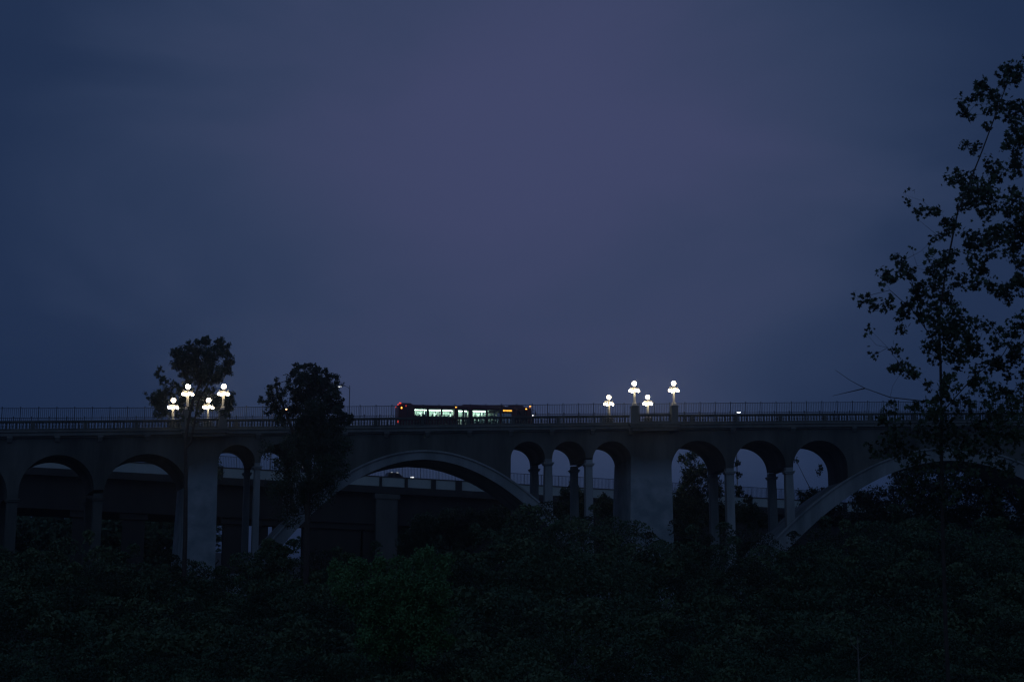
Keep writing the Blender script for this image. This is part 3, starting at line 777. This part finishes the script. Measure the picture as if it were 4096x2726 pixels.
def clump_pts(clumps, Y, leaf, cover=1.3, spread=1.2, seed=3, avoid=(), keep=0.08, sub=0.3, kf=0.8):
    """clumps: (u,v,r[,cover]) in photograph pixels at depth Y -> leaf positions in metres"""
    r = np.random.default_rng(seed); out = []; cents = []
    for c in clumps:
        u, v, rp = c[:3]; cv = cover * (c[3] if len(c) > 3 else 1.0)
        yy = Y + r.uniform(-spread, spread); rm = rp * yy / F
        c0 = np.array(at(u, v, yy)); cents.append((c0, rm))
        n = max(4, int(cv * 5.0 * math.pi * rm * rm / (leaf * leaf * 0.30)))
        K = max(5, int(rm * rm / (leaf * leaf) * kf) + 6)
        q = r.normal(size=(K, 3)); q /= np.linalg.norm(q, axis=1)[:, None]; q *= (r.uniform(0.05, 1, (K, 1)) ** 0.42) * rm * 0.98
        idx = r.integers(0, K, n)
        p = c0 + q[idx] + r.normal(size=(n, 3)) * min(max(rm * sub, leaf * .7) * 0.6, leaf * 1.1)
        out.append(p)
    P = np.concatenate(out)
    if len(avoid):
        U, V_ = project(P); drop = np.zeros(len(P), bool)
        for (au, av, ar) in avoid: drop |= (U - au) ** 2 + (V_ - av) ** 2 < ar * ar
        drop &= r.uniform(size=len(P)) > keep; P = P[~drop]
    return P, cents
def limbs(mb, start, cents, every, r0, seed=2):
    r = random.Random(seed)
    nodes = [Vector(p) for p in start]
    root_z = min(p.z for p in nodes)
    order = sorted(cents, key=lambda q: min((Vector(q[0]) - p).length for p in nodes))
    for i, (c, rm) in enumerate(order):
        if i % every: continue
        c = Vector(c)
        st = min(nodes, key=lambda p: (p - c).length + max(0, p.z - c.z) * 1.5)
        L_ = (c - st).length
        mid = st.lerp(c, .5) + Vector((r.uniform(-.12, .12), r.uniform(-.12, .12), r.uniform(-.12, .12))) * L_
        rr = r0 * min(1.0, .35 + L_ / 5)
        mb.tube([st, mid, c], [rr, rr * .65, rr * .35], 5)
        nodes += [mid, c]
def z1(L_, sc_, ou, ov): return [(ou + c[0] / sc_, ov + c[1] / sc_, c[2] / sc_) + tuple(c[3:]) for c in L_]
def tree(name, label, cat, clumps, Y, leaf, lm, trunk, tr_r, forks, base_px, group=None, cover=1.3, avoid=(), keep=.08, seed=3, every=3, lr=.07, spread=1.2, shape=DIA, sub=.3):
    P, cents = clump_pts(clumps, Y, leaf, cover, spread, seed, avoid, keep, sub)
    b = at(base_px[0], base_px[1], Y); gz = float(ground_z(np.array(b.x), np.array(b.y))); base = Vector((b.x, b.y, gz - .2))
    t = empty(name, base, label, cat, group)
    leaves('crown', P, leaf, lm, t, base, shape, seed=seed)
    m = MB()
    for k, tk in enumerate(trunk):
        pts = [at(u, v, Y) for u, v in tk]
        if k == 0: pts = [base] + pts
        n = len(pts); m.tube(pts, [tr_r * (1 if k == 0 else (.7 if len(trunk) < 5 else .3)) * (1 - .75 * i / (n - 1)) for i in range(n)], 8)
    m.build('trunk', BARK, t, base=base)
    if every:
        m = MB(); st_ = [at(u, v, Y) for u, v in forks]
        for tk in trunk:
            for (ua, va), (ub, vb) in zip(tk[:-1], tk[1:]):
                if min(va, vb) < 1750 or name != 'sycamore_tree': st_ += [at(ua + (ub - ua) * k / 4, va + (vb - va) * k / 4, Y) for k in (2, 4)]
        limbs(m, st_, cents, every, lr, seed); m.build('limbs', BARK, t, base=base)
    return t
# tall round tree left of the bus, lamps shining past its lower boughs
c1 = z1([(560,310,110),(720,220,95),(900,150,85),(980,115,75),(1190,130,75),(1130,130,40),(1250,250,100),(1300,400,95),(1260,530,105),(1080,300,150),(880,350,160),(700,400,150),(560,460,100),
  (500,330,50),(640,560,120,.8),(850,570,140),(1050,560,140),(1130,640,95),(900,720,110,.8),(740,680,80,.7),(1000,700,80,.8),
  (290,545,50,.8),(260,620,60,.7),(330,700,70,.7),(440,760,80,.6),(330,880,100,.6),(200,960,80,.7),(280,1040,100,.6),(420,880,70,.5),(560,780,60,.5),(300,1150,90,.6),(250,1200,55,.5),
  (80,880,22,.8),(130,950,40,.6),(540,1180,60,.5),(600,1020,50,.5),(1340,900,55,.6),(1300,1040,85,.6),(1260,1170,75,.7),(1080,1020,60,.4),(1020,850,80,.5),(870,880,60,.5),(1340,980,45,.5),(750,1100,60,.4),(850,1150,60,.4),
  (620,1250,50,.5),(740,1280,60,.5)], 3.6475, 560, 1330)
av1 = z1([(675,785,50),(605,900,46),(675,905,52),(745,905,36),(672,1010,34),(655,1110,45),(480,985,52),(410,1095,44),(485,1090,46),(550,1095,44),(480,1200,34),(500,1300,60),
  (1190,785,52),(1120,895,46),(1190,905,52),(1260,900,42),(1185,1010,30),(1195,1090,40),(975,975,50),(910,1080,40),(975,1085,50),(1050,1085,42),(975,1180,34),(970,1300,50)], 3.6475, 560, 1330)
tree('broadleaf_tree', 'tall full-crowned tree around the left globe lamps, trunk crossing the balustrade', 'tree', c1, 113, .15, LEAF_A,
     [[(741, 2150), (743, 1950), (742, 1760), (752, 1690), (772, 1600), (800, 1530), (830, 1450)], [(742, 1790), (762, 1770), (778, 1690), (795, 1600), (830, 1540), (880, 1480)]],
     .20, [(790, 1560), (830, 1500), (800, 1600)], (740, 2300), 'trees rising in front of the bridge', avoid=av1, seed=11, cover=1.25, every=3, lr=.055)
# dense rounded tree left of the bus
c2 = z1([(880,180,80),(1000,165,70),(1120,165,70),(1260,190,75),(1400,250,70),(1480,330,60),(1600,360,55),(1640,430,65),(1740,510,26),(1600,560,100),(1200,400,240),(950,400,170),(820,320,80),
  (720,420,65,.8),(740,550,85,.8),(1400,500,190),(1560,700,140),(1200,700,240),(950,700,190),(1740,800,50),(1690,900,80),(1650,1000,120),(1800,1080,70),(1900,1090,55),(1860,1200,90,.8),(1500,900,200),
  (1200,1000,240),(900,1000,180,.8),(1200,1250,290),(1600,1250,200),(1000,1300,200,.8),(490,400,38,.8),(350,530,36,.8),(480,510,80,.7),(380,620,85,.7),(550,660,90,.6),(650,640,60,.5),(430,740,110,.7),
  (600,780,120,.6),(200,740,40,.6),(180,830,55,.6),(300,840,90,.6),(450,900,140,.6),(650,1000,140,.6),(350,1000,90,.4),(560,1150,150,.5),(680,330,20,.6)], 4.712, 1000, 1430)
c2 += [(1180,1790,65,.9),(1280,1780,85),(1360,1780,50),(1150,1870,65,.7),(1250,1890,85,.9),(1330,1870,65),(1115,1960,60,.6),(1220,1990,80,.8),(1060,1790,40,.4),(1300,1960,50,.7),(1150,2060,50,.5)]
c2 = [(u, v, r, (x[0] if x else 1.0) * (1.0 if v < 1735 else .55)) for u, v, r, *x in c2]
av2 = z1([(665,970,44),(1685,548,22),(435,1100,22),(435,1220,26)], 4.712, 1000, 1430) + [(1093,1825,7),(1093,1880,7),(1212,1882,12)]
tree('round_tree', 'dense round-topped dark tree just left of the bus, covering the bridge wall', 'tree', c2, 112, .16, LEAF_B,
     [[(1228, 2150), (1232, 1950), (1240, 1800), (1250, 1650), (1262, 1540)], [(1235, 1900), (1180, 1750), (1140, 1640), (1105, 1560)]],
     .26, [(1240, 1800), (1250, 1650), (1235, 1720)], (1226, 2300), 'trees rising in front of the bridge', avoid=av2, seed=12, cover=1.35, every=3, lr=.08, spread=1.6)
# big-leaved tree close on the right
c3 = [(3200 + a * 1.0205, 100 + b * 1.0205, c * 1.0) for a, b, c in [(850,180,60),(800,200,45),(700,250,55),(640,300,28),(655,350,35),(760,310,60),(830,330,60),(850,420,60),(735,400,22),(650,478,26),(690,488,28),(830,480,50),
  (860,560,50),(750,570,55),(612,605,36),(578,582,12),(660,610,45),(700,660,60),(640,700,45),(525,730,32),(470,725,28),(432,692,14),(445,648,8),(410,665,6),(585,770,38),(540,825,26),(600,810,36),(740,700,75),(830,700,65),
  (860,800,60),(690,850,60),(780,850,75),(840,900,60),(700,930,55),(440,870,9),(392,930,35),(350,980,36),(420,960,45),(520,930,55),(575,930,50),(305,970,9),(330,1000,26),(450,1040,55),(530,1040,65),(610,1000,45),
  (700,1000,36),(790,1030,60),(850,1020,55),(252,1080,32),(290,1092,26),(212,1060,11),(340,1090,36),(410,1120,45),(500,1140,65),(590,1160,75),(560,1220,75),(650,1210,65),(520,1280,50),(610,1280,65),
  (680,1270,45),(270,1188,10),(262,1210,6),(265,1280,10),(297,1298,12),(390,1190,26),(380,1270,26),(405,1345,42),(440,1370,36),(370,1340,20),(740,1180,26),(820,1200,45),(770,1240,36),(850,1260,36),
  (750,1340,55),(830,1330,55),(700,1400,55),(800,1420,55),(500,1420,24),(600,1400,45),(560,1450,45),(360,1495,22),(440,1485,32),(520,1495,50),(640,1490,50),(750,1490,55),(840,1490,55)]]
c3 += [(3600,1760,80,.8),(3750,1700,80),(3900,1750,85),(4040,1720,80),(3700,1860,80,.6),(3860,1850,70,.8),(4010,1850,60,.8),(3560,1660,50,.8),(3640,1960,60,.5),(3800,1960,60,.5),(3960,2000,60,.5),(4060,1960,40,.4),(3500,1790,50,.4),
       (4150,900,90),(4150,1100,90),(4150,500,90),(4160,1300,90),(4160,1550,90),(4170,1800,90)]
t3 = tree('sycamore_tree', 'large-leaved tree with open drooping boughs filling the right edge, nearest of all', 'tree', c3, 43, .15, LEAF_C,
     [[(3782, 2500), (3775, 2250), (3768, 2000), (3766, 1700), (3762, 1450), (3755, 1280), (3780, 1100), (3830, 850), (3930, 600), (4030, 330)],
      [(4096, 1450), (4020, 1370), (3975, 1310), (3890, 1330)], [(3766, 1650), (3900, 1500), (4010, 1420), (4140, 1200), (4150, 700)], [(3762, 1400), (3650, 1240), (3560, 1160), (3440, 1190)], [(3700, 1310), (3640, 1100), (3600, 1020)],
      [(3780, 1640), (3700, 1604), (3560, 1588), (3460, 1552), (3400, 1520), (3340, 1478)], [(3460, 1552), (3400, 1566), (3330, 1582)]],
     .065, [(3762, 1400), (3755, 1280), (3790, 1050), (3830, 850), (3930, 600), (3980, 1310), (4140, 1100)], (3784, 2560), cover=.40, seed=14, every=2, lr=.010, spread=2.2, shape=STAR, sub=.35)

# trees behind the bridge, glimpsed through its openings
def back_tree(label, clumps, Y, base_u, lm=LEAF_W, seed=20, leaf=.22, cover=1.3):
    vt = min(c[1] for c in clumps)
    mid = sorted(clumps, key=lambda c: -c[2])[0]
    tree('background_tree', label, 'tree', clumps, Y, leaf, lm, [[(base_u, 2250), (base_u, 2150), (mid[0], mid[1])]], .22, [(base_u, 2150), (mid[0], mid[1] + 30)], (base_u, 2300), 'trees behind the arch bridge', seed=seed, every=4, lr=.05, cover=cover)
back_tree('broad tree behind the left globe lamps, its top above the picket fence', z1([(300,900,90),(220,1000,80),(330,1060,100),(420,1000,90),(560,900,80),(520,1050,90),(620,1000,90),(640,1130,80),(760,900,90),(760,1040,90),(880,950,100),(880,1090,90),(1000,900,90),(1020,1050,90),(1150,950,100),(1150,1090,90),(1270,960,90),(1280,1090,80),(1330,1020,60),(420,1150,80),(1200,850,70),(600,800,80)], 3.6475, 560, 1330) + [(760, 1760, 90), (800, 1900, 90), (700, 1800, 80)], 150, 790, LEAF_A, seed=20, cover=.85)
back_tree('leafy tree filling the opening just right of the broad central pier', [(2740,1835,26,.7),(2775,1825,22,.7),(2815,1880,30,.8),(2770,1900,45),(2760,1990,70),(2750,2070,80),(2850,1960,45,.8),(2870,2060,60),(2860,1880,30,.4)], 152, 2780, seed=21)
back_tree('small tree peeping in the middle opening beside its left column', [(2948,1850,13,.7),(2952,1900,14,.6),(2955,1960,22,.8),(2988,1988,20,.8),(2950,2050,45),(3010,2070,50),(3060,2080,40)], 150, 2960, seed=22)
back_tree('rounded bush standing in the rightmost arcade opening', [(3215,1990,30),(3255,1978,32),(3300,1975,24),(3330,1990,22),(3240,2050,50),(3320,2060,60),(3185,1842,8,.6),(3282,1868,12,.7),(3278,1890,10,.6)], 150, 3260, seed=23)
back_tree('rounded bush rising behind the narrow openings right of the main arch', [(2300,1955,30),(2270,1975,32),(2320,1990,35),(2290,2040,55),(2230,2060,50)], 150, 2290, seed=24)
back_tree('low bush behind the opening left of the broad central pier', [(2420,1992,22,.8),(2400,2030,40),(2460,2050,50),(2500,2100,60)], 150, 2440, seed=25)
back_tree('low tree under the freeway seen through the main arch', [(1700,2110,60),(1800,2100,70),(1900,2110,80),(1650,2180,60),(2000,2100,80)], 150, 1800, seed=26)

back_tree('screen of thin leafy trees behind the right-hand arch', [(u + rng.uniform(-25, 25), v + rng.uniform(-20, 20), 48, .42) for u in range(3440, 4200, 58) for v in (1875, 1930, 1985, 2040, 2080) if not (u < 3560 and v < 1960)], 152, 3760, seed=27, leaf=.26, cover=1.25)
# dark wooded hillside closing the view below the freeway
def wood(name, specs, leaf, lm, cover, seed):
    P = []
    r = np.random.default_rng(seed)
    for (p, rm, n) in specs:
        q = r.normal(size=(n, 3)); q /= np.linalg.norm(q, axis=1)[:, None]; q[:, 2] = np.abs(q[:, 2]) * .95 - .25
        fall = r.uniform(size=n) < .45; q[:, 2] -= np.where(fall, r.uniform(0, 1.5, n), 0); q[:, :2] *= np.where(fall, r.uniform(.4, 1.05, n), 1)[:, None]
        K = r.normal(size=(14, 3)); K /= np.linalg.norm(K, axis=1)[:, None]
        rr = 0.62 + .38 * np.clip(np.max(q @ K.T, axis=1), 0, 1) ** 3
        P.append(np.array(p) + q * (rm * rr * r.uniform(.82, 1.04, n))[:, None])
    return leaves(name, np.concatenate(P), leaf, lm, shape=DIA, kind='stuff', seed=seed)
specs = []
for i in range(230):
    u = rng.uniform(-500, 4600); Y = rng.uniform(215, 300)
    vt = 1985 if u < 860 else (2235 if u < 1222 else 1990 + 0.02 * (u - 1222))
    if 780 < u < 1310: vt = 2235
    v = vt + rng.uniform(10, 190); rm = rng.uniform(4.0, 7.5)
    p = at(u, v, Y); specs.append(((p.x, p.y, p.z - rm), rm, 420))
for u in np.linspace(-300, 790, 26):
    p = at(u, 2025 + rng.uniform(-20, 20), 225); specs.append(((p.x, p.y, p.z - 4), 6.0, 700))
for u in list(np.linspace(1330, 4400, 34)):
    p = at(u, 2070 + rng.uniform(-25, 20), 228); specs.append(((p.x, p.y, p.z - 4), 6.0, 600))
wood('hillside_woods', specs, .9, LEAF_W, 1, 31)
# tree tops filling the arroyo between camera and bridge
ou = [-300, 0, 400, 700, 860, 1000, 1150, 1250, 1500, 1600, 1800, 2000, 2110, 2180, 2250, 2350, 2450, 2520, 2600, 2700, 2800, 2900, 3000, 3130, 3220, 3400, 3500, 3700, 3900, 4096, 4500]
ov = [2110, 2110, 2130, 2170, 2190, 2180, 2140, 2175, 2165, 2160, 2120, 2070, 1965, 1970, 1990, 2000, 2015, 2030, 2075, 2075, 2075, 2075, 2085, 2095, 2060, 2025, 2010, 2025, 2040, 2080, 2080]
specs = []
for i in range(1250):
    f = rng.uniform() ** 0.8
    Y = 36 + (118 - 36) * f; u = rng.uniform(-450, 4550)
    top = float(np.interp(u, ou, ov)); k = ((118 - Y) / 82.0) ** .85
    v = top + (2800 - top) * k + rng.uniform(0, 60) * (1 if k > .05 else 1)
    rm = rng.uniform(1.0, 2.3) * (0.75 + .5 * f)
    p = at(u, v, Y); specs.append(((p.x, p.y, p.z - rm), rm, int(150 + 170 * rm)))
far_s = [q for q in specs if q[0][1] > 78]; mid_s = [(a, b, int(n * 1.9)) for a, b, n in specs if 54 < a[1] <= 78]; near_s = [(a, b * .8, int(n * 3.0)) for a, b, n in specs if a[1] <= 54]
for row, (dy, off) in enumerate(((119, 12), (113, 70), (106, 130), (99, 190))):
    for u in np.arange(-400, 4500, 62):
        uu = u + rng.uniform(-25, 25); rm = rng.choice([rng.uniform(.5, .9), rng.uniform(1.3, 2.6), rng.uniform(1.3, 2.2)])
        v = float(np.interp(uu, ou, ov)) + off + rng.uniform(-38, 45); p = at(uu, v, dy); far_s.append(((p.x, p.y, p.z - rm), rm, int(330 * rm + 60)))
for u, v in ((1075, 2135), (1105, 2150), (1135, 2165), (1060, 2170), (1100, 2200), (1150, 2215)):
    p = at(u, v, 120); far_s.append(((p.x, p.y, p.z - .8), .85, 420))
LEAF_Y = foliage('pale_scrub_leaf', (0.075, 0.125, 0.060), (0.12, 0.18, 0.085)); LEAF_K = foliage('dark_scrub_leaf', (0.018, 0.036, 0.020), (0.036, 0.062, 0.034))
pick = rng.uniform(size=len(far_s)); pm = rng.uniform(size=len(mid_s))
wood('woodland', [q for q, a in zip(far_s, pick) if a < .5], .22, LEAF_W, 1, 32); wood('woodland', [q for q, a in zip(far_s, pick) if .5 <= a < .7], .30, LEAF_Y, 1, 35); wood('woodland', [q for q, a in zip(far_s, pick) if a >= .7], .18, LEAF_K, 1, 36)
wood('woodland', [q for q, a in zip(mid_s, pm) if a < .5], .15, LEAF_W, 1, 33); wood('woodland', [q for q, a in zip(mid_s, pm) if .5 <= a < .65], .20, LEAF_Y, 1, 37); wood('woodland', [q for q, a in zip(mid_s, pm) if a >= .65], .13, LEAF_K, 1, 38); wood('woodland', near_s, .10, LEAF_W, 1, 34)
# paler willow bush in the middle of the foreground
cg = [(1350,2230,60),(1430,2215,60),(1520,2205,60),(1600,2210,60),(1700,2180,70),(1780,2200,60),(1400,2300,90),(1520,2300,90),(1640,2290,90),(1740,2290,90),(1500,2400,100),(1640,2400,110),(1760,2400,80),(1700,2500,100),(1580,2500,100),(1790,2500,50),(1480,2500,80)]
cg = [(u, v + 60, r * .8) for u, v, r in cg]
tree('willow_bush', 'paler green leafy bush in the middle foreground below the main arch', 'bush', cg, 66, .13, LEAF_G, [[(1650, 2600), (1640, 2450), (1600, 2300)], [(1650, 2600), (1720, 2400), (1740, 2260)]], .12, [(1640, 2450), (1700, 2400)], (1650, 2740), seed=41, every=2, lr=.03, cover=1.0)
# bare sapling low on the right
sb = at(3436, 2760, 34); gz = float(ground_z(np.array(sb.x), np.array(sb.y)))
sap = empty('bare_sapling', (sb.x, sb.y, gz), 'thin leafless forked sapling low on the right of the foreground', 'sapling')
m = MB(); q = lambda u, v: tuple(at(u, v, 34) - Vector((sb.x, sb.y, gz)))
m.tube([(0, 0, 0), q(3436, 2700), q(3432, 2600), q(3430, 2540)], [.03, .022, .012, .006], 6); m.build('stem', GALV if False else noisy('pale_bark', (.16, .15, .13), (.24, .22, .19), 8, .9), sap)
m = MB(); m.tube([q(3434, 2640), q(3460, 2622), q(3480, 2606)], [.010, .008, .004], 5); m.tube([q(3433, 2600), q(3405, 2570), q(3400, 2540)], [.010, .008, .004], 5); m.build('twigs', bpy.data.materials['pale_bark'], sap)

# ------------------------------------------------------------------ haze added to spread a glow round the lamps
m = MB(); m.box(-3100, 3100, -650, 4600, -35, 60)
hz = m.build('haze', None); tag(hz, kind='stuff')
mh = bpy.data.materials.new('lamp_glow_haze'); mh.use_nodes = True; t = mh.node_tree; t.nodes.clear()
o_ = t.nodes.new('ShaderNodeOutputMaterial'); pv = t.nodes.new('ShaderNodeVolumePrincipled')
pv.inputs['Color'].default_value = (0.85, 0.9, 1, 1); pv.inputs['Density'].default_value = 0.0006; pv.inputs['Anisotropy'].default_value = 0.9
t.links.new(pv.outputs[0], o_.inputs['Volume']); hz.data.materials.append(mh)
